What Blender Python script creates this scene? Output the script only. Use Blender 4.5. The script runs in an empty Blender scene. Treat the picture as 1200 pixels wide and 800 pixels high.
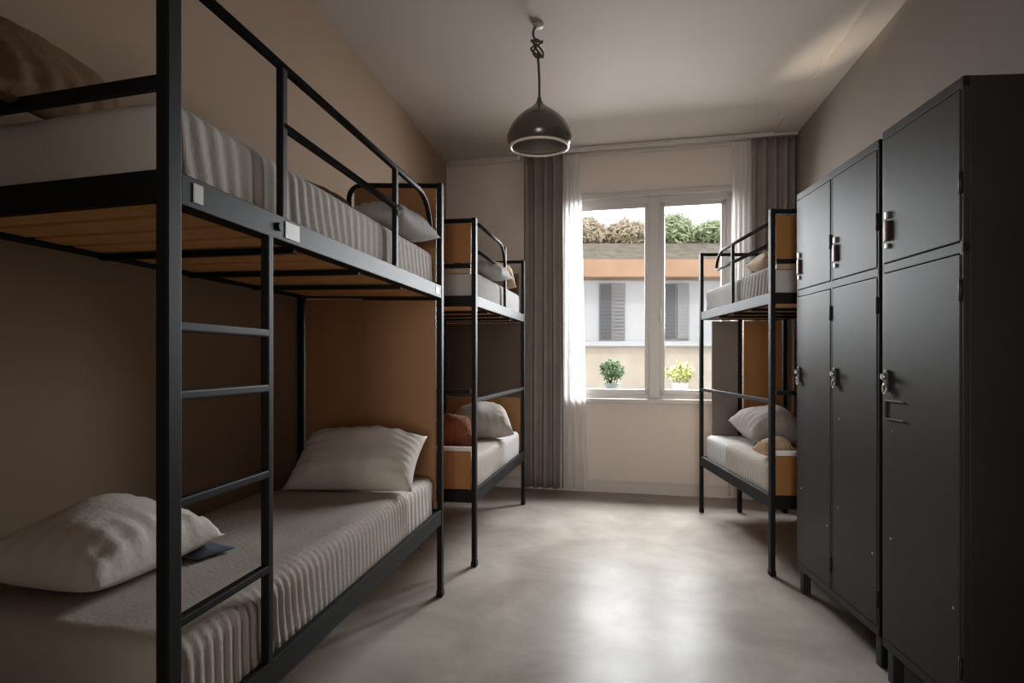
import bpy, bmesh, math, random
from mathutils import Vector, Matrix, noise
random.seed(7)
S = bpy.context.scene
COL = S.collection
CAMZ, F, PX0, HY = 1.10, 760.0, 600.0, 421.0
CEIL = 2.84
V = Vector

def pix(px, py, Y):
    """world point seen at pixel (1200x800 frame) at depth Y"""
    return V(((px - PX0) / F * Y, Y, CAMZ - (py - HY) / F * Y))

# ------------------------------------------------------------------ materials
def mat(name, col, rough=0.5, spec=0.5, metal=0.0, var=None, scale=6.0, bump=0.0, bscale=40.0, detail=4.0, emit=None, coat=0.0, stretch=None):
    m = bpy.data.materials.new(name); m.use_nodes = True
    nt = m.node_tree; b = nt.nodes['Principled BSDF']
    b.inputs['Base Color'].default_value = (*col, 1)
    b.inputs['Roughness'].default_value = rough
    b.inputs['Specular IOR Level'].default_value = spec
    b.inputs['Metallic'].default_value = metal
    b.inputs['Coat Weight'].default_value = coat
    tc = nt.nodes.new('ShaderNodeTexCoord'); mp = nt.nodes.new('ShaderNodeMapping')
    nt.links.new(tc.outputs['Object'], mp.inputs['Vector'])
    if stretch: mp.inputs['Scale'].default_value = stretch
    if var is not None:
        n = nt.nodes.new('ShaderNodeTexNoise'); n.inputs['Scale'].default_value = scale; n.inputs['Detail'].default_value = detail
        r = nt.nodes.new('ShaderNodeValToRGB')
        r.color_ramp.elements[0].position = 0.3; r.color_ramp.elements[1].position = 0.7
        r.color_ramp.elements[0].color = (*col, 1); r.color_ramp.elements[1].color = (*var, 1)
        nt.links.new(mp.outputs['Vector'], n.inputs['Vector']); nt.links.new(n.outputs['Fac'], r.inputs['Fac'])
        nt.links.new(r.outputs['Color'], b.inputs['Base Color'])
    if bump:
        n2 = nt.nodes.new('ShaderNodeTexNoise'); n2.inputs['Scale'].default_value = bscale; n2.inputs['Detail'].default_value = 5
        bp = nt.nodes.new('ShaderNodeBump'); bp.inputs['Strength'].default_value = bump; bp.inputs['Distance'].default_value = 0.01
        nt.links.new(mp.outputs['Vector'], n2.inputs['Vector'])
        nt.links.new(n2.outputs['Fac'], bp.inputs['Height']); nt.links.new(bp.outputs['Normal'], b.inputs['Normal'])
    return m

M = {}
M['black'] = mat('black_powder_coat', (.008, .008, .0083), .55, .12, bump=.04, bscale=250)
M['locker'] = mat('charcoal_locker_paint', (.024, .0215, .0195), .5, .19, var=(.031, .0275, .0245), scale=3.0, bump=.03, bscale=12)
M['locker_dark'] = mat('dark_locker_edge', (.012, .012, .012), .5, .4)
M['steel'] = mat('worn_steel', (.45, .43, .40), .35, .5, metal=.8)
M['sticker'] = mat('pale_sticker', (.62, .60, .57), .5, .4)
M['rust_red'] = mat('dark_red_plastic', (.07, .015, .012), .4)
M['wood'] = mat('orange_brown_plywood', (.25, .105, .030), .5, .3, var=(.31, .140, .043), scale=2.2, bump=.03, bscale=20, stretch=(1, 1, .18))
M['board_shade'] = mat('brown_board_and_shade', (.062, .040, .026), .55, .3, var=(.082, .054, .036), scale=2.2, stretch=(1, 1, .18))  # headboard brown, also the shade painted on the panel below it
M['panel_taupe'] = mat('dull_taupe_panel', (.17, .14, .12), .7, .3, bump=.03, bscale=30)
M['slat'] = mat('pine_slat_wood', (.56, .27, .09), .55, .35, var=(.66, .34, .13), scale=5, stretch=(3, 1, 1))
M['slat_tan'] = mat('tan_wood_strip', (.34, .24, .16), .5, .35)
M['sheet'] = mat('grey_beige_cotton', (.55, .50, .455), .9, .15, var=(.59, .54, .495), scale=3, bump=.15, bscale=120)
M['sheet_light'] = mat('pale_grey_cotton', (.40, .385, .375), .9, .15, bump=.15, bscale=120)
M['cover'] = mat('taupe_bed_cover', (.72, .66, .605), .92, .12, var=(.76, .70, .645), scale=4, bump=.2, bscale=90)
M['pillow'] = mat('light_grey_pillow_cotton', (.64, .585, .535), .9, .15, bump=.18, bscale=60)
M['pillow_mid'] = mat('mid_grey_pillow_cotton', (.40, .365, .335), .9, .15, bump=.18, bscale=60)
M['pillow_brown'] = mat('brown_pillow_cotton', (.22, .135, .075), .9, .15, bump=.18, bscale=60)
M['pillow_tan'] = mat('tan_pillow_cotton', (.50, .36, .24), .9, .15, bump=.18, bscale=60)
M['cushion_rust'] = mat('rust_orange_cushion', (.24, .085, .030), .9, .15, var=(.12, .042, .022), scale=9, bump=.2, bscale=60)
M['slate'] = mat('slate_blue_cloth', (.10, .12, .145), .9, .15, bump=.2, bscale=60)
M['curtain'] = mat('grey_curtain_cloth', (.225, .198, .177), .88, .2, var=(.255, .225, .202), scale=8, bump=.1, bscale=150)
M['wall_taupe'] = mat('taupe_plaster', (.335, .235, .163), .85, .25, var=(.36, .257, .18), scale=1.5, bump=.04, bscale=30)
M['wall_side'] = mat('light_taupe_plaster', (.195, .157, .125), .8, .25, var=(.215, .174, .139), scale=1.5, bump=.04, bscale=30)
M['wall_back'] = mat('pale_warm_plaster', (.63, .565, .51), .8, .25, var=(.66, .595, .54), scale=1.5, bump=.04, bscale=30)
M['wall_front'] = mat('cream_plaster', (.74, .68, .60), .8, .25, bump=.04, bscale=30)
M['ceil'] = mat('warm_white_ceiling', (.47, .41, .36), .8, .25, var=(.50, .44, .39), scale=1.0, bump=.02, bscale=20)
M['white'] = mat('white_window_paint', (.46, .435, .41), .4, .5)
M['trimw'] = mat('off_white_trim_paint', (.55, .51, .475), .5, .4)
M['lamp'] = mat('smoky_bronze_lamp_metal', (.10, .085, .075), .22, .6, metal=.35)
M['lamp_rim'] = mat('cream_knob_rim_highlight', (.75, .68, .58), .25, .6)  # on the lamp, cream puts light caught by the rim into colour
M['lining'] = mat('grey_shade_lining', (.30, .265, .235), .45)
M['cord'] = mat('brown_cord', (.075, .058, .043), .6)
M['bulb'] = mat('frosted_bulb', (.7, .68, .65), .3)
M['facade'] = mat('white_facade_render', (.50, .50, .51), .8, .2, var=(.56, .56, .57), scale=.8)
M['facade_low'] = mat('cream_stone_wall', (.52, .44, .35), .85, .2, var=(.62, .54, .45), scale=2.5, bump=.1, bscale=8)
M['shutter'] = mat('grey_shutter_paint', (.10, .10, .105), .6)
M['shutter_light'] = mat('light_grey_shutter_paint', (.27, .26, .255), .6)
M['eave'] = mat('terracotta_eave_wood', (.40, .24, .15), .7, .2, var=(.47, .30, .20), scale=2)
M['rooftile'] = mat('weathered_brown_roof', (.20, .165, .13), .9, .1, var=(.31, .26, .21), scale=6, bump=.4, bscale=20)
M['leaf_dry'] = mat('dry_brown_leaves', (.50, .41, .29), .8, .2, var=(.62, .53, .40), scale=4)
M['leaf_green'] = mat('grey_green_leaves', (.36, .42, .24), .8, .2, var=(.52, .56, .36), scale=4)
M['leaf_plant'] = mat('deep_green_leaves', (.018, .036, .012), .7, .1, var=(.035, .06, .022), scale=9)
M['leaf_yellow'] = mat('yellow_green_leaves', (.13, .15, .03), .6, .2, var=(.24, .25, .07), scale=9)
M['pot_dark'] = mat('dark_green_pot', (.07, .085, .07), .5)
M['pot_light'] = mat('pale_clay_pot', (.50, .42, .34), .6)
M['asphalt'] = mat('grey_street_paving', (.35, .34, .33), .9, .1, var=(.42, .41, .40), scale=2)

def floor_mat():
    m = bpy.data.materials.new('polished_concrete'); m.use_nodes = True
    nt = m.node_tree; b = nt.nodes['Principled BSDF']; L = nt.links.new
    tc = nt.nodes.new('ShaderNodeTexCoord')
    n = nt.nodes.new('ShaderNodeTexNoise'); n.inputs['Scale'].default_value = 2.3; n.inputs['Detail'].default_value = 7; n.inputs['Roughness'].default_value = .6; n.inputs['Distortion'].default_value = .35
    r = nt.nodes.new('ShaderNodeValToRGB'); r.color_ramp.elements[0].position = .30; r.color_ramp.elements[1].position = .72
    r.color_ramp.elements[0].color = (.245, .212, .182, 1); r.color_ramp.elements[1].color = (.42, .38, .34, 1)
    L(tc.outputs['Object'], n.inputs['Vector']); L(n.outputs['Fac'], r.inputs['Fac']); L(r.outputs['Color'], b.inputs['Base Color'])
    n2 = nt.nodes.new('ShaderNodeTexNoise'); n2.inputs['Scale'].default_value = 4; n2.inputs['Detail'].default_value = 4; n2.inputs['Distortion'].default_value = .4
    mr = nt.nodes.new('ShaderNodeMapRange'); mr.inputs['To Min'].default_value = .24; mr.inputs['To Max'].default_value = .40
    L(tc.outputs['Object'], n2.inputs['Vector']); L(n2.outputs['Fac'], mr.inputs['Value']); L(mr.outputs['Result'], b.inputs['Roughness'])
    bp = nt.nodes.new('ShaderNodeBump'); bp.inputs['Strength'].default_value = .05; bp.inputs['Distance'].default_value = .02
    L(n2.outputs['Fac'], bp.inputs['Height']); L(bp.outputs['Normal'], b.inputs['Normal'])
    b.inputs['Specular IOR Level'].default_value = .035
    return m
M['floor'] = floor_mat()

def glass_mat():
    m = bpy.data.materials.new('window_glass'); m.use_nodes = True
    nt = m.node_tree; nt.nodes.clear(); L = nt.links.new
    o = nt.nodes.new('ShaderNodeOutputMaterial'); mx = nt.nodes.new('ShaderNodeMixShader')
    t = nt.nodes.new('ShaderNodeBsdfTransparent'); g = nt.nodes.new('ShaderNodeBsdfGlossy'); g.inputs['Roughness'].default_value = .02
    t.inputs['Color'].default_value = (.95, .96, .96, 1)
    fr = nt.nodes.new('ShaderNodeFresnel'); fr.inputs['IOR'].default_value = 1.06
    L(fr.outputs[0], mx.inputs[0]); L(t.outputs[0], mx.inputs[1]); L(g.outputs[0], mx.inputs[2]); L(mx.outputs[0], o.inputs['Surface'])
    return m
M['glass'] = glass_mat()

def sheer_mat():
    m = bpy.data.materials.new('sheer_white_voile'); m.use_nodes = True
    nt = m.node_tree; nt.nodes.clear(); L = nt.links.new
    o = nt.nodes.new('ShaderNodeOutputMaterial'); mx = nt.nodes.new('ShaderNodeMixShader'); mx2 = nt.nodes.new('ShaderNodeMixShader')
    t = nt.nodes.new('ShaderNodeBsdfTransparent'); d = nt.nodes.new('ShaderNodeBsdfDiffuse'); tl = nt.nodes.new('ShaderNodeBsdfTranslucent')
    d.inputs['Color'].default_value = (.90, .87, .85, 1); tl.inputs['Color'].default_value = (.78, .76, .75, 1)
    mx2.inputs[0].default_value = .5; mx.inputs[0].default_value = .88
    L(d.outputs[0], mx2.inputs[1]); L(tl.outputs[0], mx2.inputs[2])
    L(t.outputs[0], mx.inputs[1]); L(mx2.outputs[0], mx.inputs[2]); L(mx.outputs[0], o.inputs['Surface'])
    return m
M['sheer'] = sheer_mat()

# ------------------------------------------------------------------ mesh helpers
class MB:
    def __init__(self): self.bm = bmesh.new()
    def hexa(self, pts, bevel=0.0):
        """8 points: bottom loop 0-3, top loop 4-7"""
        v = [self.bm.verts.new(p) for p in pts]
        fs = [(3, 2, 1, 0), (4, 5, 6, 7), (0, 1, 5, 4), (1, 2, 6, 5), (2, 3, 7, 6), (3, 0, 4, 7)]
        f = [self.bm.faces.new([v[i] for i in q]) for q in fs]
        if bevel:
            es = {e for ff in f for e in ff.edges}
            bmesh.ops.bevel(self.bm, geom=list(es), offset=bevel, segments=2, affect='EDGES', profile=.6)
        return self
    def box(self, lo, hi, bevel=0.0):
        x0, y0, z0 = lo; x1, y1, z1 = hi
        return self.hexa([(x0, y0, z0), (x1, y0, z0), (x1, y1, z0), (x0, y1, z0), (x0, y0, z1), (x1, y0, z1), (x1, y1, z1), (x0, y1, z1)], bevel)
    def obox(self, o, ax, ay, az, bevel=0.0):
        """box from corner o along three vectors"""
        o, ax, ay, az = V(o), V(ax), V(ay), V(az)
        b = [o, o + ax, o + ax + ay, o + ay]
        return self.hexa(b + [p + az for p in b], bevel)
    def beam(self, p, q, w, h, bevel=.002, up=V((0, 0, 1))):
        p, q = V(p), V(q); d = (q - p).normalized()
        s = up.cross(d)
        if s.length < 1e-4: s = V((1, 0, 0))
        s.normalize(); u = d.cross(s).normalized()
        a, b = s * w / 2, u * h / 2
        return self.hexa([p - a - b, p + a - b, p + a + b, p - a + b, q - a - b, q + a - b, q + a + b, q - a + b], bevel)
    def post(self, x, y, z0, z1, ax, w, l, bevel=.003):
        """upright of section w (across) by l (along ax)"""
        ax = V((ax.x, ax.y, 0)).normalized(); s = V((-ax.y, ax.x, 0)); c = V((x, y, 0))
        b = [c - ax * l / 2 - s * w / 2, c + ax * l / 2 - s * w / 2, c + ax * l / 2 + s * w / 2, c - ax * l / 2 + s * w / 2]
        return self.hexa([p + V((0, 0, z0)) for p in b] + [p + V((0, 0, z1)) for p in b], bevel)
    def tube(self, pts, r, n=10, closed=False):
        pts = [V(p) for p in pts]; rings = []; prev = None
        for i, p in enumerate(pts):
            if closed: d = pts[(i + 1) % len(pts)] - pts[i - 1]
            else: d = pts[min(i + 1, len(pts) - 1)] - pts[max(i - 1, 0)]
            d.normalize()
            if prev is None:
                a = V((0, 0, 1)) if abs(d.z) < .9 else V((1, 0, 0)); s = a.cross(d).normalized()
            else:
                s = (prev - d * prev.dot(d)).normalized()
            prev = s; u = d.cross(s)
            rings.append([self.bm.verts.new(p + (s * math.cos(t) + u * math.sin(t)) * r) for t in [2 * math.pi * k / n for k in range(n)]])
        m = len(rings)
        for i in range(m if closed else m - 1):
            A, B = rings[i], rings[(i + 1) % m]
            for k in range(n):
                self.bm.faces.new((A[k], A[(k + 1) % n], B[(k + 1) % n], B[k])).smooth = True
        if not closed:
            self.bm.faces.new(rings[0][::-1]); self.bm.faces.new(rings[-1])
        return self
    def lathe(self, prof, c, n=32, cap=True):
        rings = []
        for r, z in prof:
            rings.append([self.bm.verts.new((c[0] + r * math.cos(2 * math.pi * k / n), c[1] + r * math.sin(2 * math.pi * k / n), c[2] + z)) for k in range(n)])
        for A, B in zip(rings, rings[1:]):
            for k in range(n):
                self.bm.faces.new((A[k], A[(k + 1) % n], B[(k + 1) % n], B[k])).smooth = True
        if cap:
            self.bm.faces.new(rings[0][::-1]); self.bm.faces.new(rings[-1])
        return self

def rootpos(o):
    p = V((0, 0, 0))
    while o is not None: p += o.location; o = o.parent
    return p

def obj(name, mb, m, parent=None, origin=None, smooth=False):
    bm = mb.bm if isinstance(mb, MB) else mb
    bmesh.ops.recalc_face_normals(bm, faces=bm.faces[:])
    if parent is not None:
        off = rootpos(parent)
    else:
        if origin is None:
            xs = [v.co.x for v in bm.verts]; ys = [v.co.y for v in bm.verts]; zs = [v.co.z for v in bm.verts]
            origin = V(((min(xs) + max(xs)) / 2, (min(ys) + max(ys)) / 2, min(zs)))
        off = V(origin)
    for v in bm.verts: v.co -= off
    me = bpy.data.meshes.new(name); 
    if smooth:
        for f in bm.faces: f.smooth = True
    bm.to_mesh(me); bm.free()
    me.materials.append(m)
    o = bpy.data.objects.new(name, me); COL.objects.link(o)
    if parent is not None: o.parent = parent
    else: o.location = off
    return o
def tag(o, label, cat, group=None, kind=None):
    o['label'] = label; o['category'] = cat
    if group: o['group'] = group
    if kind: o['kind'] = kind
    return o
def thing(name, label, cat, loc, group=None):
    o = bpy.data.objects.new(name, None); COL.objects.link(o); o.location = loc; o.empty_display_size = .1
    return tag(o, label, cat, group)
def struct(name, mb, m, parent=None):
    o = obj(name, mb, m, parent)
    if parent is None: o['kind'] = 'structure'
    return o

def fillet(pts, r, n=6):
    """round the inner corners of a polyline"""
    pts = [V(p) for p in pts]; out = [pts[0]]
    for a, b, c in zip(pts, pts[1:], pts[2:]):
        d1 = (a - b).normalized(); d2 = (c - b).normalized()
        rr = min(r, (a - b).length * .49, (c - b).length * .49)
        p, q = b + d1 * rr, b + d2 * rr
        for k in range(n + 1):
            t = k / n; out.append(p * (1 - t) ** 2 + b * 2 * t * (1 - t) + q * t * t)
    out.append(pts[-1]); return out

# ------------------------------------------------------------------ the room
A = V((.1496, .9887, 0))                       # room axis (towards the window)
LC, RC = V((-.58, 5.725, 0)), V((2.184, 5.03, 0))   # back corners, left and right
def onleft(Y): return V((LC.x + .1513 * (Y - LC.y), Y, 0))
def onright(Y): return V((RC.x + .1513 * (Y - RC.y), Y, 0))
BW = (RC - LC).normalized(); BN = V((BW.y, -BW.x, 0))     # along the back wall, and towards the room
if BN.y > 0: BN = -BN
def onback(px, off=0.0):
    """point of the plane off metres in front of the back wall seen at pixel column px"""
    k = (px - PX0) / F; P = LC + BN * off
    # P + t*BW : x = k*y
    t = (k * P.y - P.x) / (BW.x - k * BW.y)
    return P + BW * t
YN = -1.3
LN, RN = onleft(YN), onright(YN)
def slab(pts, z0, z1):
    mb = MB(); mb.hexa([V((p.x, p.y, z0)) for p in pts] + [V((p.x, p.y, z1)) for p in pts]); return mb
out = .22
ring = [LN + V((-out, -out, 0)), RN + V((out, -out, 0)), RC + V((out, out, 0)), LC + V((-out, out, 0))]
struct('floor', slab(ring, -.15, 0), M['floor'])
struct('ceiling', slab(ring, CEIL, CEIL + .15), M['ceil'])
def wallslab(a, b, nrm, m, name, z0=0, z1=CEIL):
    return struct(name, slab([a, b, b + nrm * .2, a + nrm * .2], z0, z1), m)
R90 = V((A.y, -A.x, 0))
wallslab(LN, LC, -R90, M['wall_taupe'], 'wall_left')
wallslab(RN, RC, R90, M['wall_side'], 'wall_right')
wallslab(LN, RN, V((0, -1, 0)), M['wall_front'], 'wall_front')
# back wall with the window opening
WZ0, WZ1 = .775, 2.435
W0, W1 = onback(662), onback(860)
bw = MB()
def bpart(a, b, z0, z1):
    bw.hexa([V((p.x, p.y, z)) for z in (z0, z1) for p in (a, b, b - BN * .2, a - BN * .2)])
bpart(LC, W0, 0, CEIL); bpart(W1, RC, 0, CEIL); bpart(W0, W1, 0, WZ0); bpart(W0, W1, WZ1, CEIL)
bmesh.ops.remove_doubles(bw.bm, verts=bw.bm.verts[:], dist=1e-4)
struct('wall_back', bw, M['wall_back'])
UP = V((0, 0, 1))
def bbox(a, b, z0, z1, d0, d1, bevel=.003, mb=None):
    """box on the back wall between two wall points, from d0 to d1 metres in front of it"""
    mb = mb or MB(); a0, b0 = a + BN * d1, b + BN * d1
    mb.hexa([V((p.x, p.y, z)) for z in (z0, z1) for p in (a0, b0, b + BN * d0, a + BN * d0)], bevel); return mb
e1, e2 = LC + BW * .02, RC - BW * .02
bb = bbox(e1, e2, 0, .085, 0, .014); bbox(e1, e2, .085, .10, 0, .009, mb=bb)
struct('baseboard_back', bb, M['trimw'])
struct('trim_1', bbox(e1, e2, CEIL - .05, CEIL, 0, .035, .008), M['trimw'])          # moulding under the ceiling
# shallow soffit along the right wall
s0, s1 = onright(-1.25), onright(4.99)
sb = slab([s0 - R90 * .17, s0, s1, s1 - R90 * .17], CEIL - .018, CEIL)
struct('trim_2', sb, M['ceil'])
# window: outer frame, mullion, two sashes, glass, sill
wf = MB(); WW = (W1 - W0).length
def wbox(u0, u1, z0, z1, d0, d1, mb, bevel=.004):
    return bbox(W0 + BW * u0, W0 + BW * u1, z0, z1, d0, d1, bevel, mb)
fr = .055
wbox(0, WW, WZ1 - fr, WZ1, -.10, -.02, wf); wbox(0, WW, WZ0, WZ0 + fr * .6, -.10, -.02, wf)
wbox(0, fr, WZ0, WZ1, -.10, -.02, wf); wbox(WW - fr, WW, WZ0, WZ1, -.10, -.02, wf)
win = struct('window_1', wf, M['white'])
um = (onback(767) - W0).length
ml = MB(); wbox(um - .045, um + .045, WZ0, WZ1, -.105, -.012, ml, .008); obj('mullion', ml, M['white'], win)
for (a, b) in ((fr, um - .04), (um + .04, WW - fr)):
    sh = MB(); q = .04; z0, z1 = WZ0 + .03, WZ1 - fr + .005
    wbox(a, b, z1 - q, z1, -.085, -.03, sh); wbox(a, b, z0, z0 + q * 1.2, -.085, -.03, sh)
    wbox(a, a + q, z0, z1, -.085, -.03, sh); wbox(b - q, b, z0, z1, -.085, -.03, sh)
    so = obj('sash', sh, M['white'], win)
    gl = MB(); wbox(a + q * .6, b - q * .6, z0 + q * .6, z1 - q * .6, -.060, -.054, gl, 0); obj('pane', gl, M['glass'], so)
cas = MB(); q = .045
wbox(-q, WW + q, WZ1, WZ1 + q, -.01, .018, cas); wbox(-q, 0, WZ0, WZ1, -.01, .018, cas); wbox(WW, WW + q, WZ0, WZ1, -.01, .018, cas)
obj('casing', cas, M['white'], win)
sl = MB(); wbox(-.05, WW + .05, WZ0 - .035, WZ0 + .004, -.10, .06, sl, .006); obj('sill', sl, M['white'], win)
hd = MB(); hp = W0 + BW * (um + .045) ; 
hd.tube([hp + BN * -.02 + UP * 1.5, hp + BN * .02 + UP * 1.5, hp + BN * .02 + UP * 1.4], .008); obj('window_handle', hd, M['white'], win)

# ------------------------------------------------------------------ soft goods
def rounded_block(corners, z0, z1, r, nu=40, nv=16, nz=6, grow=0.0, wr=None, u0=0.0, u1=1.0, shell=False):
    """soft rounded slab over a quad FN, FF, BF, BN; u runs along the length, v from front to back"""
    FN, FF, BF, BN_ = corners
    Lu = ((FF - FN).length + (BF - BN_).length) / 2; Lv = ((BN_ - FN).length + (BF - FF).length) / 2; Lz = z1 - z0
    bm = bmesh.new(); cache = {}
    def P(i, j, k):
        key = (i, j, k)
        if key in cache: return cache[key]
        u, v, w = i / nu * Lu, j / nv * Lv, k / nz * Lz
        c = V((min(max(u, r), Lu - r), min(max(v, r), Lv - r), min(max(w, r), Lz - r))); p = V((u, v, w))
        d = p - c
        on = i in (0, nu) or j in (0, nv) or k in (0, nz)
        nrm = V((0, 0, 1))
        if d.length > 1e-6:
            nrm = d.normalized(); p = c + nrm * (r + grow)
        off = wr(p.x, p.y, p.z, nrm, Lu, Lv, Lz) if wr else 0
        p = p + nrm * off
        U, W = p.x / Lu, p.y / Lv
        U = u0 + (u1 - u0) * U if (u0, u1) != (0.0, 1.0) else U
        q = (FN * (1 - U) + FF * U) * (1 - W) + (BN_ * (1 - U) + BF * U) * W
        cache[key] = bm.verts.new((q.x, q.y, z0 + p.z)); return cache[key]
    def face(*q):
        try: bm.faces.new(q).smooth = True
        except ValueError: pass
    for i in range(nu):
        for j in range(nv):
            face(P(i, j, nz), P(i + 1, j, nz), P(i + 1, j + 1, nz), P(i, j + 1, nz))
            if not shell: face(P(i, j + 1, 0), P(i + 1, j + 1, 0), P(i + 1, j, 0), P(i, j, 0))
    for i in range(nu):
        for k in range(nz):
            face(P(i, 0, k), P(i + 1, 0, k), P(i + 1, 0, k + 1), P(i, 0, k + 1))
            face(P(i + 1, nv, k), P(i, nv, k), P(i, nv, k + 1), P(i + 1, nv, k + 1))
    for j in range(nv):
        for k in range(nz):
            face(P(0, j + 1, k), P(0, j, k), P(0, j, k + 1), P(0, j + 1, k + 1))
            if not shell: face(P(nu, j, k), P(nu, j + 1, k), P(nu, j + 1, k + 1), P(nu, j, k + 1))
    return bm

def wrinkle(seed, pleat=.004, top=.004, freq=75.0):
    def f(x, y, z, n, Lu, Lv, Lz):
        s = max(0.0, 1 - abs(n.z)) if n.length else 0
        side = min(1.0, s * 1.3)
        amp = .35 + .65 * max(0, noise.noise(V((x * 1.6 + seed, y * .7, seed))) + .3)
        ph = x * freq + z * 26 + 3.0 * noise.noise(V((x * 3 + seed, z * 6, seed)))
        o = side * pleat * amp * math.sin(ph) * (1.0 if abs(n.y) > .3 else .3)
        o += (1 - side) * top * (noise.noise(V((x * 5 + seed, y * 5, 0))) + .6 * noise.noise(V((x * 3 + y * 14, y * 4, seed))))
        return o
    return f

def pillow(name, label, c, size, rot, m, seed=0, group=None, sag=.35, pinch=.10):
    """size = (length, depth, thickness); rot euler; c = point under the middle of the pillow"""
    L_, D, T = size; bm = bmesh.new(); n, k = 34, 24; top, bot = {}, {}
    for i in range(n + 1):
        for j in range(k + 1):
            u, v = i / n * 2 - 1, j / k * 2 - 1
            x = u * L_ / 2 * (1 - pinch * (1 - v * v) * abs(u) ** 3 * .55 + 0)
            y = v * D / 2 * (1 - pinch * (1 - u * u) * abs(v) ** 3)
            e = (max(0, 1 - abs(u) ** 2.6) ** .55) * (max(0, 1 - abs(v) ** 2.4) ** .55)
            wr = noise.noise(V((x * 7 + seed * 3, y * 7, seed))) * .012
            ed = (1 - e)
            wr += ed * e * .030 * math.sin(38 * y / D * 1.2 + seed + 4 * noise.noise(V((x * 4, y * 4, seed)))) * abs(u)
            wr += ed * e * .022 * math.sin(44 * x / L_ + seed) * abs(v)
            lump = 1 + .14 * noise.noise(V((u * 1.3 + seed, v * 1.3, 2)))
            zt = T * (1 - sag) * e * lump + wr * min(1, e * 2); zb = -T * sag * e
            top[i, j] = bm.verts.new((x, y, zt))
            bot[i, j] = top[i, j] if (i in (0, n) or j in (0, k)) else bm.verts.new((x, y, zb))
    for i in range(n):
        for j in range(k):
            bm.faces.new((top[i, j], top[i + 1, j], top[i + 1, j + 1], top[i, j + 1]))
            q = [bot[i, j + 1], bot[i + 1, j + 1], bot[i + 1, j], bot[i, j]]
            try: bm.faces.new(q)
            except ValueError: pass
    R = Matrix.Rotation(rot[2], 4, 'Z') @ Matrix.Rotation(rot[1], 4, 'Y') @ Matrix.Rotation(rot[0], 4, 'X')
    for v in bm.verts: v.co = R @ v.co + V((0, 0, 0))
    zmin = min(v.co.z for v in bm.verts)
    for v in bm.verts: v.co += V(c) - V((0, 0, zmin))
    o = obj(name, bm, m, None, smooth=True)
    return tag(o, label, 'pillow', group)

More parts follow.
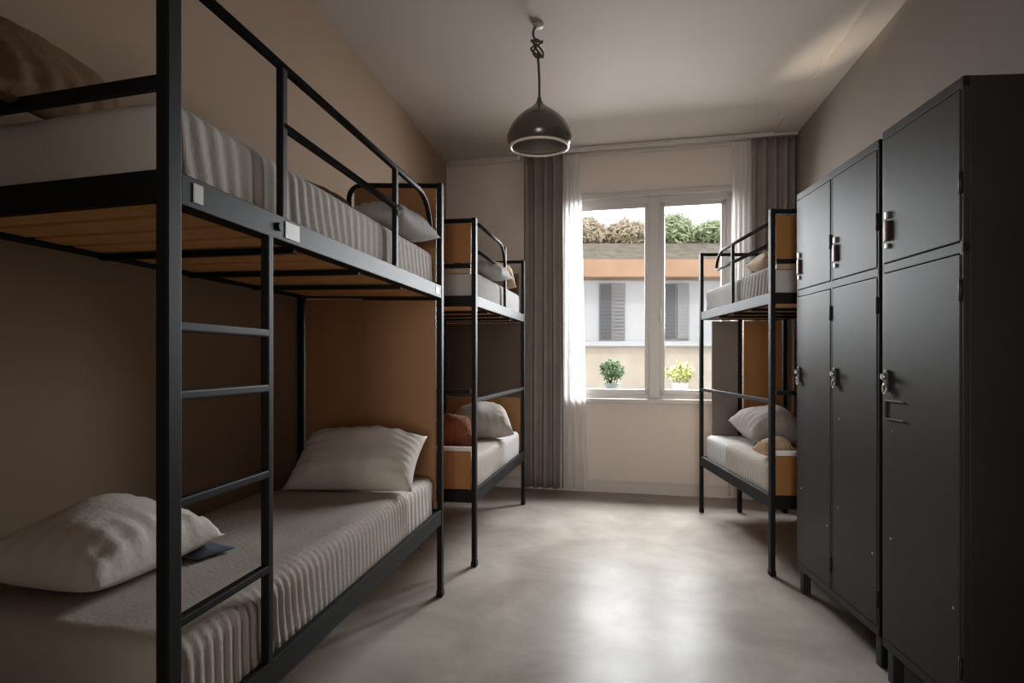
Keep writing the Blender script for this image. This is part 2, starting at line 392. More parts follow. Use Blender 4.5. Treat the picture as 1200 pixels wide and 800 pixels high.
# ------------------------------------------------------------------ bunk beds
def bunk(label, FN, FF, BN_, BF, H, near_end=False, far_arch=.66, far_panel=(0.0, 1.0, .41, 1.375), guard=(0, .9), gz=(1.80, 1.66),
         guard_posts=(), mid_from=0.0, ladder=None, side_bar=None, mid_post=None, upper_panel=None, stickers=False, end_bar=False, extra_panels=(), r_guard=.010):
    FN, FF, BN_, BF = [V((*p, 0)) for p in (FN, FF, BN_, BF)]
    root = thing('bunk_bed', label, 'bunk bed', (FN + FF + BN_ + BF) / 4, 'metal bunk beds')
    def P(s, t, z):
        q = (FN * (1 - s) + FF * s) * (1 - t) + (BN_ * (1 - s) + BF * s) * t
        return V((q.x, q.y, z))
    ax = (FF - FN).normalized(); bk = M['black']
    wdt = (BN_ - FN).length
    for (s, t, h) in ((0, 0, H), (1, 0, H), (0, 1, 1.50), (1, 1, 1.50)):
        p = P(s, t, 0); mb = MB(); mb.post(p.x, p.y, .012, h, ax, .024, .038); po = obj('post', mb, bk, root)
        fm = MB(); fm.post(p.x, p.y, 0, .03, ax, .030, .044, .004); obj('foot_cap', fm, bk, po)
    in_s = .02 / (FF - FN).length; it = .02 / wdt
    for (z0, z1) in ((1.383, 1.440), (.338, .405)):
        for t in (0, 1):
            mb = MB(); h = z1 - z0
            mb.beam(P(in_s, t, (z0 + z1) / 2), P(1 - in_s, t, (z0 + z1) / 2), .020, h)
            # turned lip of the angle profile, carrying the slats
            mb.beam(P(in_s, abs(t - it), z0 + .004), P(1 - in_s, abs(t - it), z0 + .004), .034, .006, .001)
            ro = obj('side_rail', mb, bk, root)
        for s in (0, 1):
            mb = MB(); mb.beam(P(s, it * .6, (z0 + z1) / 2), P(s, 1 - it * .6, (z0 + z1) / 2), .020, z1 - z0); obj('end_rail', mb, bk, root)
    # slat bases
    for z, n in ((1.391, 15), (.346, 15)):
        mb = MB()
        for k in range(n):
            s = (k + .5) / n; d = .40 / n
            mb.hexa([P(s - d, .045, z), P(s + d, .045, z), P(s + d, .955, z), P(s - d, .955, z), P(s - d, .045, z + .014), P(s + d, .045, z + .014), P(s + d, .955, z + .014), P(s - d, .955, z + .014)], .002)
        obj('slat_base', mb, M['slat'], root)
        for s in (.27, .5, .73):
            mb = MB(); mb.beam(P(s, it, z - .010), P(s, 1 - it, z - .010), .022, .016); obj('cross_bar', mb, bk, root)
    # arched end frames above the upper bunk
    for s, tt in ((1, far_arch), (0, far_arch if near_end else .9)):
        mb = MB(); mb.tube(fillet([P(s, 0, H - .012), P(s, tt, H - .012), P(s, tt, 1.41)], .07), .0125); obj('end_frame', mb, bk, root)
    if upper_panel:
        for s, (t0, t1, z0, z1) in upper_panel:
            mb = MB(); a, b = P(s, t0, z0), P(s, t1, z0); mb.obox(a - ax * .007, b - a, ax * .014, V((0, 0, z1 - z0)), .003); obj('headboard_panel', mb, M['wood'], root)
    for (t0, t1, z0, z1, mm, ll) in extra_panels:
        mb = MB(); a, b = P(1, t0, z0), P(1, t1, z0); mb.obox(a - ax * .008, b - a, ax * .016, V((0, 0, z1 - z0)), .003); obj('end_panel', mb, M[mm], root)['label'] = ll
    if far_panel:
        t0, t1, z0, z1 = far_panel; a, b = P(1, t0 + it, z0), P(1, t1 - it, z0)
        mb = MB(); mb.obox(a - ax * .008, b - a, ax * .016, V((0, 0, z1 - z0)), .003); obj('end_panel', mb, M['wood'], root)
    if near_end:
        a, b = P(0, it, .408), P(0, 1 - it, .408)
        mb = MB(); mb.obox(a - ax * .008, b - a, ax * .016, V((0, 0, .200)), .003); obj('end_panel', mb, M['wood'], root)
        mb = MB(); mb.beam(P(0, it, .622), P(0, 1 - it, .622), .030, .022); obj('end_ledge', mb, M['sticker'], root)['label'] = 'pale ledge strip'
        for z in (.93,): 
            mb = MB(); mb.beam(P(0, it, z), P(0, 1 - it, z), .02, .022); obj('end_bar', mb, bk, root)
        mb = MB(); mb.beam(P(0, it, 1.60), P(0, 1 - it, 1.60), .018, .022); obj('end_bar', mb, bk, root)
        mb = MB(); mb.beam(P(0, it, 1.572), P(0, 1 - it, 1.572), .016, .026); obj('end_strip', mb, M['slat_tan'], root)['label'] = 'tan wooden strip'
    if end_bar:
        mb = MB(); mb.beam(P(0, it * .6, 1.598), P(0, 1 - it * .6, 1.598), .018, .024); obj('end_bar', mb, bk, root)
    # guard rail: a loop that starts at s0, runs to s1 and turns back down to the middle rail
    s0, s1 = guard; mb = MB(); zt, zm = gz
    dd = .17 / (FF - FN).length
    arc = [P(s1 - dd + dd * math.sin(q * math.pi / 16), 0, zm + .012 + (zt - zm - .012) * math.cos(q * math.pi / 16)) for q in range(9)]
    mb.tube([P(s0, 0, zt)] + arc + [P(s1 - .006, 0, zm + .003), P(s1 - .02, 0, zm), P(mid_from, 0, zm)], r_guard)
    g = obj('guard_rail', mb, bk, root)
    for s in guard_posts:
        mb = MB(); p = P(s, 0, 0); mb.post(p.x, p.y, 1.438, zt, ax, .018, .024); obj('guard_post', mb, bk, g)
    if ladder:
        s, rungs = ladder; mb = MB(); p = P(s, 0, 0); mb.post(p.x, p.y, .400, 1.386, ax, .020, .022); lo = obj('ladder', mb, bk, root)
        for z in rungs:
            rb = MB(); rb.beam(P(.008, 0, z), P(s, 0, z), .020, .018, .004); obj('rung', rb, bk, lo)
    if side_bar:
        mb = MB(); mb.beam(P(in_s, 0, side_bar), P(1 - in_s, 0, side_bar), .018, .022); obj('side_bar', mb, bk, root)
    if mid_post is not None:
        p = P(1, mid_post, 0); mb = MB(); mb.post(p.x, p.y, 0, 1.39, ax, .03, .03); obj('mid_post', mb, bk, root)
    nrm = V((ax.y, -ax.x, 0))
    if stickers:
        sg = stickers
        for (s, z, w, h) in sg[1]:
            mb = MB(); c = P(s, 0, z) + nrm * sg[0] * .0105; mb.obox(c - ax * w / 2 - UP * h / 2 - nrm * sg[0] * .0005, ax * w, nrm * sg[0] * .0022, UP * h, .0006); obj('sticker', mb, M['sticker'], root)['label'] = 'pale worn sticker'
        for (s, z) in sg[2]:
            mb = MB(); c = P(s, 0, z) + nrm * sg[0] * .010; mb.tube([c, c + nrm * sg[0] * .006], .010, 12); obj('bolt', mb, bk, root)
    return P

def bedding(P, label_up, label_lo, lab_cover, cover_to, msheet, seed, wdt, ln):
    e_s, e_t = .035 / ln, .020 / wdt
    res = []
    for z0, z1, lab in ((1.4055, 1.592, label_up), (.3605, .562, label_lo)):
        cs = [P(e_s, e_t, 0), P(1 - e_s, e_t, 0), P(1 - e_s, 1 - e_t, 0), P(e_s, 1 - e_t, 0)]
        bm = rounded_block(cs, z0, z1, .034, 220, 20, 8, 0, wrinkle(seed + z0, .0036, .003, 125))
        tag(obj('mattress', bm, msheet, None, smooth=True), lab, 'mattress', 'mattresses on the bunk beds')
    if lab_cover:
        L0, L1, W0_, W1_ = 0.02 / ln, cover_to, .010 / wdt, 1 - .010 / wdt
        cs = [P(L0, W0_, 0), P(L1, W0_, 0), P(L1, W1_, 0), P(L0, W1_, 0)]
        bm = rounded_block(cs, .366, .574, .045, 360, 24, 9, 0, wrinkle(seed + 5, .0034, .005, 205), shell=True)
        # the open far end of the cover is squared off, not rounded: pull its last rows level with the rest
        bmesh.ops.solidify(bm, geom=bm.faces[:], thickness=.004)
        tag(obj('bed_cover', bm, M['cover'], None, smooth=True), lab_cover, 'bed cover', 'bed covers on the lower bunks')

# left bunk, nearest the camera
lFN, lFF, lBN, lBF = (-.6144, 1.1616), (-.3336, 3.018), (-1.222, 1.35), (-.972, 3.0)
P1 = bunk('black metal bunk bed with ladder filling the left side, nearest of the three', lFN, lFF, lBN, lBF, 1.918,
          guard=(0.0, .905), gz=(1.804, 1.662), mid_from=.215, guard_posts=(.215, .658), ladder=(.179, (.62, .838, 1.034, 1.16)),
          upper_panel=((1, (.03, .62, 1.46, 1.895)),), end_bar=True,
          stickers=(1, ((.036, 1.412, .028, .036), (.232, 1.412, .07, .04), (.95, 1.412, .05, .03)), ((.198, 1.412),)), r_guard=.0115)
bedding(P1, 'grey upper mattress of the left bunk nearest the camera, pillow on it', 'grey lower mattress of the left bunk, bare strip showing beside far pillow',
        'taupe cover spread over lower left bunk, pleated along its front edge', .775, M['sheet'], 1.0, .62, 1.87)
# far left bunk, by the grey curtain
P2 = bunk('black metal bunk bed with wooden end panels beside the left grey curtain', (-.200, 3.4545), (.084, 4.92), (-.80, 3.545), (-.525, 5.01), 1.852,
          near_end=True, far_arch=.9, far_panel=(0, 1, .30, .81), guard=(0, .54), gz=(1.835, 1.685), mid_from=0, guard_posts=(.54,), side_bar=.88,
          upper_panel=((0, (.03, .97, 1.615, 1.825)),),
          extra_panels=((.03, .97, .815, 1.375, 'board_shade', 'dark brown panel standing in for shade'), (.05, .9, 1.46, 1.75, 'board_shade', 'dark brown headboard')))  # panel under the upper bunk is added, its dark colour imitates shade
bedding(P2, 'pale upper mattress of the bunk beside the left curtain', 'pale lower mattress of the bunk beside the left curtain, under a round pillow',
        'pale taupe cover on lower bunk beside the left curtain', .60, M['sheet_light'], 2.0, .61, 1.49)
# right bunk, behind the lockers
P3 = bunk('black metal bunk bed behind the lockers on the right of the window', (1.324, 3.304), (1.364, 4.67), (1.90, 3.287), (1.955, 4.652), 1.865,
          near_end=True, far_arch=.9, far_panel=(.47, 1, .30, 1.375), guard=(0, .72), gz=(1.80, 1.69), mid_from=0, guard_posts=(.47,), side_bar=.885,
          mid_post=.46, extra_panels=((.125, .44, .42, 1.375, 'panel_taupe', 'dull taupe panel'),), upper_panel=((0, (.03, .97, 1.60, 1.83)),))
bedding(P3, 'pale upper mattress of the right bunk behind the lockers', 'pale lower mattress of the right bunk, beside the window wall',
        'grey cover on lower right bunk ending in a fold', .62, M['sheet_light'], 3.0, .6, 1.37)

# ------------------------------------------------------------------ pillows and cloths
ZL, ZU = .578, 1.596
rad = math.radians
GP = 'pillows on the bunk beds'
pillow('pillow', 'large crumpled grey pillow at the near end of the lower left bunk', (-.995, 1.59, ZL), (.45, .345, .17), (rad(3), 0, rad(80)), M['pillow'], 1, GP, sag=.3)
pillow('pillow', 'grey pillow propped against the wooden end panel of lower left bunk', (-.64, 2.70, ZL), (.52, .36, .17), (rad(30), rad(0), rad(-4)), M['pillow'], 2, GP, sag=.3)
pillow('pillow', 'pillow dimmed to brown for shade, leaning on the wall at near end of upper left bunk', (-1.03, 1.42, ZU), (.46, .29, .12), (rad(46), 0, rad(80)), M['pillow_brown'], 3, GP)  # brown colour here stands in for the dimness of the near corner
pillow('pillow', 'pale grey pillow lying behind guard rail at far end of upper left bunk', (-.475, 2.64, ZU), (.50, .24, .12), (0, 0, rad(80)), M['sheet_light'], 4, GP)
pillow('pillow', 'brown pillow by the wall at far end of upper left bunk', (-.83, 2.66, ZU), (.48, .30, .20), (rad(25), 0, rad(75)), M['pillow_brown'], 5, GP)
pillow('pillow', 'round grey pillow on the lower bunk beside the left curtain', (-.19, 4.38, ZL), (.36, .36, .20), (rad(20), 0, rad(10)), M['pillow_mid'], 6, GP)
pillow('cushion', 'small rust orange cushion on lower bunk beside the left curtain', (-.34, 3.78, ZL), (.22, .18, .22), (rad(40), 0, rad(10)), M['cushion_rust'], 7)
pillow('pillow', 'white pillow on the upper bunk beside the left curtain', (-.17, 4.05, ZU), (.40, .30, .11), (rad(4), 0, rad(80)), M['sheet_light'], 8, GP)
pillow('pillow', 'tan pillow at the window end of upper bunk beside the left curtain', (-.14, 4.66, ZU), (.32, .26, .17), (rad(35), 0, rad(8)), M['pillow_tan'], 9, GP)
pillow('pillow', 'rounded grey pillow on the lower right bunk behind the lockers', (1.60, 4.05, ZL), (.36, .44, .22), (rad(10), 0, rad(0)), M['pillow_mid'], 10, GP)
pillow('cushion', 'small tan cushion beside the front post of lower right bunk', (1.415, 3.50, ZL), (.17, .15, .10), (0, 0, rad(20)), M['pillow_tan'], 11)
pillow('pillow', 'tan pillow on the upper right bunk behind its guard rail', (1.55, 3.78, ZU), (.40, .28, .12), (rad(10), 0, rad(85)), M['pillow_tan'], 12, GP)
# slate cloth peeping out from under the near pillow
bm = bmesh.new(); g = {}
c0 = V((-.93, 1.72, ZL + .003)); d1 = V((.12, -.05, 0)); d2 = V((.05, .11, 0))
for i in range(15):
    for j in range(9):
        u, v = i / 14, j / 8
        p = c0 + d1 * u + d2 * v
        z = .018 * max(0, math.sin(math.pi * u)) * max(0, math.sin(math.pi * v)) + .010 * noise.noise(V((u * 4, v * 4, 1))) * math.sin(math.pi * v) + .006
        g[i, j] = bm.verts.new(p + V((0, 0, z)))
for i in range(14):
    for j in range(8): bm.faces.new((g[i, j], g[i + 1, j], g[i + 1, j + 1], g[i, j + 1]))
bmesh.ops.recalc_face_normals(bm, faces=bm.faces[:]); bmesh.ops.solidify(bm, geom=bm.faces[:], thickness=.005)
tag(obj('cloth', bm, M['slate'], None, smooth=True), 'small slate blue cloth crumpled at the tip of near lower pillow', 'cloth')

# ------------------------------------------------------------------ lockers
def locker(label, near, far, depth, height, cols, feet, group):
    """front face from near to far point (plan); body behind it towards the right wall"""
    a, b = V((*near, 0)), V((*far, 0)); d = (b - a).normalized(); n = V((-d.y, d.x, 0))      # n: out of the front, to the left
    if n.x > 0: n = -n
    L_ = (b - a).length; root = thing('locker', label, 'locker', (a + b) / 2 - n * depth / 2, group)
    z0 = .115
    def Q(s, o, z): q = a + d * s + n * o; return V((q.x, q.y, z))
    def box(s0, s1, o0, o1, zz0, zz1, bev=.003, mb=None):
        mb = mb or MB(); mb.hexa([Q(s0, o1, zz0), Q(s1, o1, zz0), Q(s1, o0, zz0), Q(s0, o0, zz0), Q(s0, o1, zz1), Q(s1, o1, zz1), Q(s1, o0, zz1), Q(s0, o0, zz1)], bev); return mb
    body = box(0, L_, -depth, -.016, z0, height)
    fw = .016                                                             # frame round the doors
    box(0, L_, -.018, 0, height - .03, height, .002, body); box(0, L_, -.018, 0, z0, z0 + .03, .002, body)
    box(0, L_, -.018, 0, 1.395, 1.425, .002, body)
    cw = L_ / cols
    for k in range(cols + 1):
        s = min(max(k * cw, fw / 2), L_ - fw / 2); w = fw if k in (0, cols) else fw * .8
        box(s - w / 2, s + w / 2, -.018, 0, z0, height, .002, body)
    obj('cabinet', body, M['locker'], root)
    for k in range(cols):
        s0, s1 = k * cw + fw * .8, (k + 1) * cw - fw * .8
        for (za, zb, kind) in ((1.428, height - .033, 'u'), (z0 + .033, 1.392, 'l')):
            mb = box(s0, s1, -.014, .002, za, zb, .003)
            dr = obj('door', mb, M['locker'], root)
            sh = s1 - .026                                                # latch side, away from the camera
            if kind == 'l':
                hz = 1.03
                mb = box(sh - .012, sh + .012, .001, .010, hz - .035, hz + .035, .003); obj('latch', mb, M['locker_dark'], dr)
                mb = MB(); mb.tube([Q(sh, .009, hz + .012), Q(sh, .022, hz + .012)], .010, 12); obj('knob', mb, M['steel'], dr)
                mb = MB(); c = Q(sh, .012, hz - .03); ring_ = [c + d * .012 * math.cos(t) + UP * .016 * math.sin(t) for t in [2 * math.pi * q / 14 for q in range(14)]]
                mb.tube(ring_, .003, 6, True); obj('padlock_ring', mb, M['steel'], dr)
                if cols == 1 or True:
                    mb = MB()
                    zc = .93
                    for (sa, sb, zq, zr) in ((sh - .11, sh + .01, zc + .028, zc + .033), (sh - .11, sh + .01, zc - .033, zc - .028), (sh + .006, sh + .011, zc - .033, zc + .033)):
                        box(sa, sb, .001, .007, zq, zr, .001, mb)
                    if cols == 1: obj('card_holder', mb, M['locker_dark'], dr)
                    else: mb.bm.free()
                    mb = MB()
                    for q in range(4 if cols == 1 else 0): box(s0 + .06, s1 - .06, .001, .005, 1.22 + q * .03, 1.228 + q * .03, .001, mb)
                    mb.bm.free()
            else:
                mb = box(sh - .009, sh + .009, .001, .012, 1.50, 1.57, .003); obj('handle', mb, M['rust_red'], dr)
                mb = box(sh - .007, sh + .007, .001, .010, 1.575, 1.60, .002); obj('handle_plate', mb, M['steel'], dr)
                mb = box(sh - .006, sh + .006, .001, .009, 1.475, 1.492, .002); obj('handle_plate', mb, M['steel'], dr)
            for zh in ((za + .10, zb - .10) if kind == 'l' else ((za + zb) / 2 - .05,)):
                mb = MB(); mb.tube([Q(s0 - .004, .003, zh - .03), Q(s0 - .004, .003, zh + .03)], .005, 8); obj('hinge', mb, M['locker_dark'], dr)
            if kind == 'l':
                for (ss, zz) in ((s1 - .05, .50), (s0 + .03, .40), (s1 - .06, .86)):
                    mb = MB(); mb.tube([Q(ss, .001, zz), Q(ss, .004, zz)], .004, 8); obj('rivet', mb, M['steel'], dr)
    for s in (.03, L_ - .03):
        for o in (-.03, -depth + .03):
            mb = box(s - .018, s + .018, o - .018, o + .018, 0, z0 + .005, .003); obj('foot', mb, M['locker_dark'], root)
    return root
locker('dark grey two-column metal locker standing by the right bunk', (1.302, 2.300), (1.3545, 3.085), .36, 1.882, 2, None, 'metal lockers')
locker('dark grey single-column metal locker, nearest, at the right edge', (1.243, 1.785), (1.277, 2.236), .33, 1.882, 1, None, 'metal lockers')

# ------------------------------------------------------------------ curtains
def curtain(name, label, m, px0, px1, off, folds, amp, z0, z1, seed, bot=None, group=None):
    a, b = onback(px0, off), onback(px1, off); a2, b2 = (onback(bot[0], off), onback(bot[1], off)) if bot else (a, b)
    bm = bmesh.new(); n, h = folds * 14, 24; g = {}
    for j in range(h + 1):
        t = j / h; pa, pb = a * (1 - t) + a2 * t, b * (1 - t) + b2 * t; z = z1 + (z0 - z1) * t
        for i in range(n + 1):
            u = i / n
            uu = u + .012 * noise.noise(V((u * 6, t * 1.5, seed)))
            ph = uu * folds * 2 * math.pi + .5 * noise.noise(V((u * 3, t * 2, seed + 5)))
            A_ = amp * (.55 + .45 * t) * (.8 + .5 * noise.noise(V((u * folds * .7, t * .8, seed + 9))))
            p = pa + (pb - pa) * u + BN * A_ * (math.sin(ph) + .25 * math.sin(2 * ph + seed)) + BW * A_ * .25 * math.cos(ph)
            g[i, j] = bm.verts.new((p.x, p.y, z))
    for i in range(n):
        for j in range(h): bm.faces.new((g[i, j], g[i + 1, j], g[i + 1, j + 1], g[i, j + 1]))
    if m is not M['sheer']:
        bmesh.ops.recalc_face_normals(bm, faces=bm.faces[:]); bmesh.ops.solidify(bm, geom=bm.faces[:], thickness=.004)
    o = obj(name, bm, m, None, smooth=True); return tag(o, label, 'curtain', group)
curtain('curtain', 'heavy grey pleated curtain left of the window, reaching the floor', M['curtain'], 614, 659, .13, 4, .046, .035, CEIL - .045, 1.0, None, 'grey curtains')
curtain('curtain', 'heavy grey pleated curtain in the corner above the right bunk', M['curtain'], 880, 931, .11, 4, .040, .035, CEIL - .045, 2.0, (880, 928), 'grey curtains')
curtain('sheer_curtain', 'sheer white curtain between left grey curtain and the window', M['sheer'], 660, 680, .085, 4, .018, .03, CEIL - .05, 3.0, (655, 688), 'sheer curtains')
curtain('sheer_curtain', 'sheer white curtain right of the window beside grey curtain', M['sheer'], 858, 880, .085, 4, .018, .03, CEIL - .05, 4.0, (853, 880), 'sheer curtains')
ct = MB(); ta, tb = onback(609, .115), onback(936, .10)
ct.beam(ta + UP * (CEIL - .018), tb + UP * (CEIL - .018), .05, .03, .004)
tr = tag(obj('curtain_track', ct, M['trimw']), 'pale curtain track along the ceiling over the window', 'curtain track')
kb = MB(); kb.lathe([(.002, -.02), (.016, -.014), (.021, 0), (.016, .014), (.002, .02)], ta + UP * (CEIL - .050) - BW * .012, 14); obj('end_knob', kb, M['lamp_rim'], tr)

# ------------------------------------------------------------------ pendant lamp
LX, LY = .142, 3.365
lamp = thing('pendant_lamp', 'dark onion-shaped pendant lamp hanging from the ceiling', 'lamp', (LX, LY, 2.198))
LZ = 2.198
outer = [(.009, .262), (.013, .243), (.022, .226), (.046, .206), (.084, .180), (.112, .156), (.138, .126), (.156, .094), (.167, .062), (.168, .046), (.161, .022), (.150, .004)]
lm = MB(); lm.lathe(outer + [(r - .005, z - .002) for r, z in reversed(outer)], (LX, LY, LZ), 48, cap=False); obj('lamp_shade', lm, M['lamp'], lamp)
li = MB(); inn = [(max(r - .008, .004), z - .010) for r, z in outer[:-1]]; inn2 = [(max(r - .0065, .005), z - .0085) for r, z in outer[:-1]]
li.lathe(inn + inn2[::-1], (LX, LY, LZ), 48, cap=False); obj('shade_lining', li, M['lining'], lamp)['label'] = 'grey inside of the shade'
rm = MB(); q = [2 * math.pi * k / 64 for k in range(64)]; rm.tube([(LX + .149 * math.cos(t), LY + .149 * math.sin(t), LZ + .004) for t in q], .0070, 8, True)
obj('lamp_rim', rm, M['lamp_rim'], lamp)['label'] = 'lower rim with caught light painted cream'
bl = MB(); bl.lathe([(.002, .06), (.022, .065), (.034, .085), (.034, .105), (.022, .135), (.016, .15), (.016, .20), (.010, .225)], (LX, LY, LZ), 20); obj('bulb', bl, M['bulb'], lamp)
cd = MB(); cz = lambda py: CAMZ - (py - HY) / F * LY
cd.tube([(LX, LY, 2.45), (LX, LY, 2.55), (LX - .004, LY, 2.63), (LX - .01, LY, cz(62))], .0065, 8); cdo = obj('cord', cd, M['cord'], lamp)
kn = MB()
pts = []
for k in range(70):
    t = k / 69 * 2 * math.pi * 4.0
    pts.append((LX - .010 + .024 * math.cos(t) * (1 + .4 * math.sin(t * .37)), LY + .02 * math.sin(t * 1.1), cz(56) + .045 * math.sin(t * .53 + .6)))
kn.tube(pts, .0055, 6); obj('cord_knot', kn, M['cord'], cdo)
hk = MB(); hx = LX - .018
hk.tube(fillet([(LX - .012, LY, cz(50)), (hx - .016, LY, cz(42)), (hx - .012, LY, cz(34)), (hx + .012, LY, cz(30)), (hx + .012, LY, CEIL - .012)], .02), .006, 8)
obj('hook', hk, M['cord'], lamp)
cp = MB(); cp.lathe([(.004, 0), (.026, .002), (.030, .012), (.030, .0195)], (hx + .012, LY, CEIL - .02), 20); obj('ceiling_cap', cp, M['trimw'], lamp)

# ------------------------------------------------------------------ outside the window
YF = 10.0
bld = thing('building', 'white low building opposite with grey shutters, seen through the window', 'building', (2.0, YF, -3))
def fb(x0, x1, z0, z1, y0, y1, name, m, bev=.01, parent=None):
    mb = MB(); mb.box((x0, y0, z0), (x1, y1, z1), bev); return obj(name, mb, m, parent or bld)
fb(-3.5, 8.5, 1.34, 2.32, YF, YF + 3.5, 'wall', M['facade'])
fb(-3.5, 8.5, -3, 1.34, YF, YF + 3.5, 'lower_wall', M['facade_low'])['label'] = 'cream stone lower wall'
fb(-3.5, 8.5, 1.30, 1.375, YF - .14, YF + .02, 'ledge', M['facade'])
fb(-3.7, 8.7, 2.32, 2.58, YF - .42, YF + 3.6, 'eave', M['eave'])
rb = MB(); rb.hexa([(-3.7, YF - .40, 2.58), (8.7, YF - .40, 2.58), (8.7, YF + 3.6, 2.58), (-3.7, YF + 3.6, 2.58), (-3.7, YF + .5, 2.98), (8.7, YF + .5, 2.98), (8.7, YF + 3.0, 2.98), (-3.7, YF + 3.0, 2.98)], .02)
obj('roof', rb, M['rooftile'], bld)
for (xa, xb, n) in ((1.34, 1.74, 2), (2.32, 2.72, 2), (3.3, 3.7, 2), (.3, .7, 2)):
    w = fb(xa, xb, 1.40, 2.27, YF - .04, YF + .02, 'shutter_window', M['shutter_light'])
    ww = (xb - xa) / 2
    for k in range(2):
        mb = MB(); x0 = xa + k * ww + .015; x1 = xa + (k + 1) * ww - .015
        if k == 0 or xa > 2: mb.box((x0, YF - .07, 1.42), (x1, YF - .038, 2.25), .004)
        for q in range(14): mb.box((x0 + .01, YF - .078, 1.45 + q * .056), (x1 - .01, YF - .06, 1.47 + q * .056), .002)
        obj('shutter', mb, M['shutter'] if k == 0 else M['shutter_light'], w)
gm = MB(); gm.box((-9, 5.95, -3.1), (13, 16, -3.0)); struct('ground', gm, M['asphalt'])
# planting on the roof opposite
def foliage(name, label, c, rx, ry, rz, n, size, m, cat, group=None, parent=None, trunkm=None):
    bm = bmesh.new(); rnd = random.Random(hash(label) % 1000 + n) if False else random.Random(n + int(c[0] * 100))
    for _ in range(n):
        while True:
            p = V((rnd.uniform(-1, 1), rnd.uniform(-1, 1), rnd.uniform(-1, 1)))
            if .25 < p.length < 1: break
        p = V((p.x * rx, p.y * ry, p.z * rz * (.8 + .4 * noise.noise(V((p.x * 3, p.y * 2, c[0]))))))
        d = V((rnd.gauss(0, 1), rnd.gauss(0, 1), rnd.gauss(0, 1))).normalized(); e = d.orthogonal().normalized()
        s = size * rnd.uniform(.6, 1.4); o = V(c) + p; f = d.cross(e)
        bm.faces.new([bm.verts.new(o - d * s), bm.verts.new(o + e * s * .45 + f * s * .1), bm.verts.new(o + d * s), bm.verts.new(o - e * s * .45 + f * s * .1)])
    o = obj(name, bm, m, parent)
    return o
def shrub(label, x, rx, rz, m, n):
    z = 2.96; r = thing('shrub', label, 'shrub', (x, YF + 1.0, z), 'shrubs on the roof opposite')
    foliage('foliage', label, (x, YF + 1.0, z + rz * .70), rx, .5, rz, n, .055, m, '', parent=r)
    sm = MB()
    for k in range(4): sm.tube([(x + .1 * (k - 1.5), YF + 1, z - .02), (x + rx * .3 * (k - 1.5), YF + 1 + .1 * (k % 2), z + rz * .8)], .018, 6)
    obj('stem', sm, M['cord'], r)
shrub('dry brown shrub on the roof opposite, left pane', 1.22, .43, .33, M['leaf_dry'], 1800)
shrub('dry brown shrub on the roof opposite beside the window mullion', 1.95, .43, .31, M['leaf_dry'], 1800)
shrub('grey green shrub on the roof opposite, filling the right pane', 2.68, .43, .37, M['leaf_green'], 2000)
shrub('small green shrub on the roof opposite at the right frame', 3.40, .40, .32, M['leaf_green'], 1500)
shrub('dry shrub on the roof opposite behind the sheer curtain', .5, .36, .3, M['leaf_dry'], 1000)
# planter ledge just outside and its two pots
lg = MB(); lg.box((-.2, 5.86, .55), (3.4, 6.30, .735), .01); lg.box((-.2, 6.18, -3), (3.4, 6.28, .55), .005)
ledge = struct('exterior_ledge', lg, M['facade'])
def potted(label, px, Y, m, pm, hgt, wid):
    x = (px - PX0) / F * Y; r = thing('potted_plant', label, 'potted plant', (x, Y, .735), 'potted plants outside the window')
    p = MB(); p.lathe([(.045, 0), (.05, .005), (.066, .125), (.074, .127), (.074, .145), (.064, .145), (.060, .128), (.01, .126)], (x, Y, .735), 24); obj('pot', p, pm, r)
    foliage('foliage', label, (x, Y, .735 + .15 + hgt * .46), wid, wid * .9, hgt * .55, 340, .024, m, '', parent=r)
    s = MB()
    for k in range(5): s.tube([(x + .01 * (k - 2), Y, .82), (x + wid * .35 * (k - 2), Y + .02 * (k % 2), .84 + hgt * .7)], .004, 6)
    obj('stem', s, M['leaf_plant'], r)
potted('dark green potted plant outside the left window pane', 717, 6.05, M['leaf_plant'], M['pot_dark'], .24, .12)
potted('yellow green potted plant outside the right window pane', 797, 6.0, M['leaf_yellow'], M['pot_light'], .20, .14)

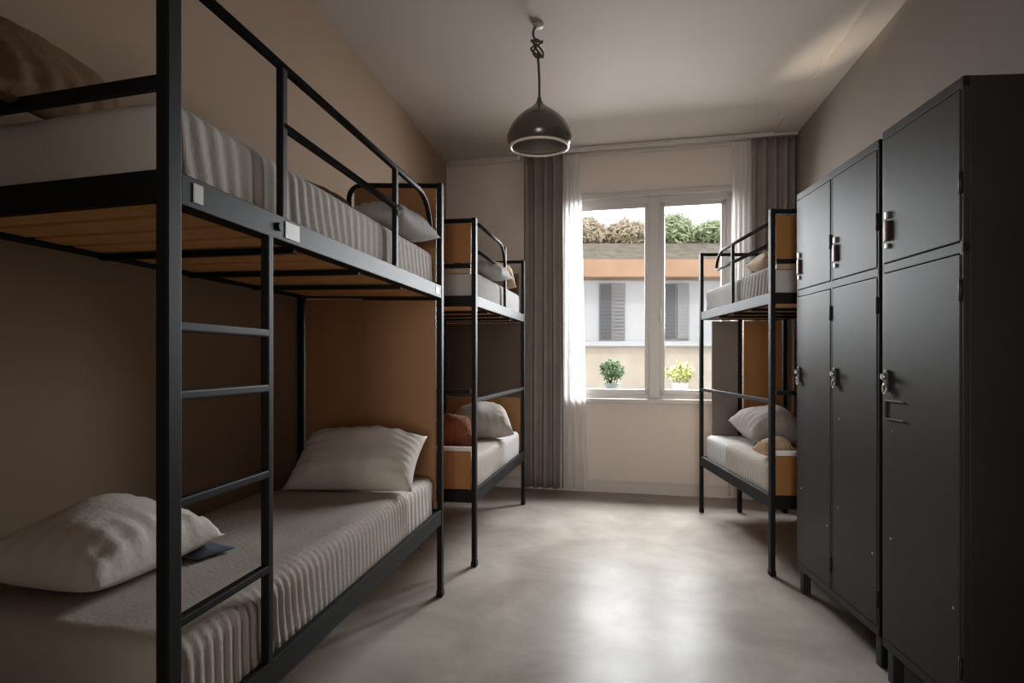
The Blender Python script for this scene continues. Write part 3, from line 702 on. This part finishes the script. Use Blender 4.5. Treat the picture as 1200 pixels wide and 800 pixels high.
# ------------------------------------------------------------------ light
W = bpy.data.worlds.new('sky'); S.world = W; W.use_nodes = True
bg = W.node_tree.nodes['Background']; bg.inputs['Color'].default_value = (.86, .93, 1.0, 1); bg.inputs['Strength'].default_value = 1.35
def area(name, loc, look, sx, sy, energy, col):
    L = bpy.data.lights.new(name, 'AREA'); L.shape = 'RECTANGLE'; L.size = sx; L.size_y = sy; L.energy = energy; L.color = col
    o = bpy.data.objects.new(name, L); COL.objects.link(o); o.location = loc
    d = (V(look) - V(loc)).normalized(); o.rotation_euler = d.to_track_quat('-Z', 'Y').to_euler(); return o
wc = (W0 + W1) / 2 - BN * .85 + UP * ((WZ0 + WZ1) / 2 + .45)
area('window_daylight', wc, wc + BN * 2 - UP * 1.7, 1.7, 1.70, 370, (.965, .98, 1.0))
area('rear_fill_light', (-.15, -1.22, 1.15), (1.05, 5.2, 1.1), .85, 1.9, 6.2, (1.0, .94, .87)).data.spread = rad(43)  # added fill from behind the camera
sp = bpy.data.lights.new('roof_glint', 'SPOT'); sp.energy = 600; sp.spot_size = rad(6.5); sp.spot_blend = 1; sp.color = (1, .88, .70); sp.shadow_soft_size = .06
spo = bpy.data.objects.new('roof_glint', sp); COL.objects.link(spo); spo.location = (1.10, 6.8, 1.66); spo.rotation_euler = (V((1.80, 3.6, 2.84)) - V(spo.location)).to_track_quat('-Z', 'Y').to_euler()
s2 = bpy.data.lights.new('sun_glint', 'SPOT'); s2.energy = 260; s2.spot_size = rad(4.5); s2.spot_blend = 1; s2.color = (1, .90, .72); s2.shadow_soft_size = .03
s2o = bpy.data.objects.new('sun_glint', s2); COL.objects.link(s2o); s2o.location = (1.55, 6.30, 2.85); s2o.rotation_euler = (V((.28, 4.02, 0)) - V(s2o.location)).to_track_quat('-Z', 'Y').to_euler()
sun = bpy.data.lights.new('sun', 'SUN'); sun.energy = 1.0; sun.angle = rad(3); sun.color = (1, .93, .82)
so = bpy.data.objects.new('sun', sun); COL.objects.link(so); so.rotation_euler = (rad(50), 0, rad(18)); so.location = (0, -3, 9)

# ------------------------------------------------------------------ camera and view
cam = bpy.data.cameras.new('camera'); co = bpy.data.objects.new('camera', cam); COL.objects.link(co)
co.location = (0, 0, CAMZ); co.rotation_euler = (math.pi / 2, 0, 0)
cam.sensor_fit = 'HORIZONTAL'; cam.sensor_width = 36; cam.lens = F / 1200 * 36; cam.shift_y = (HY - 400) / 1200; cam.clip_start = .05
S.camera = co
vs = S.view_settings; vs.view_transform = 'Standard'; vs.look = 'None'; vs.gamma = 1; vs.use_curve_mapping = False; vs.exposure = 0.22
S.cycles.max_bounces = 12; S.cycles.diffuse_bounces = 8; S.cycles.glossy_bounces = 4; S.cycles.transparent_max_bounces = 12
S.cycles.use_denoising = True; S.cycles.sample_clamp_indirect = 6
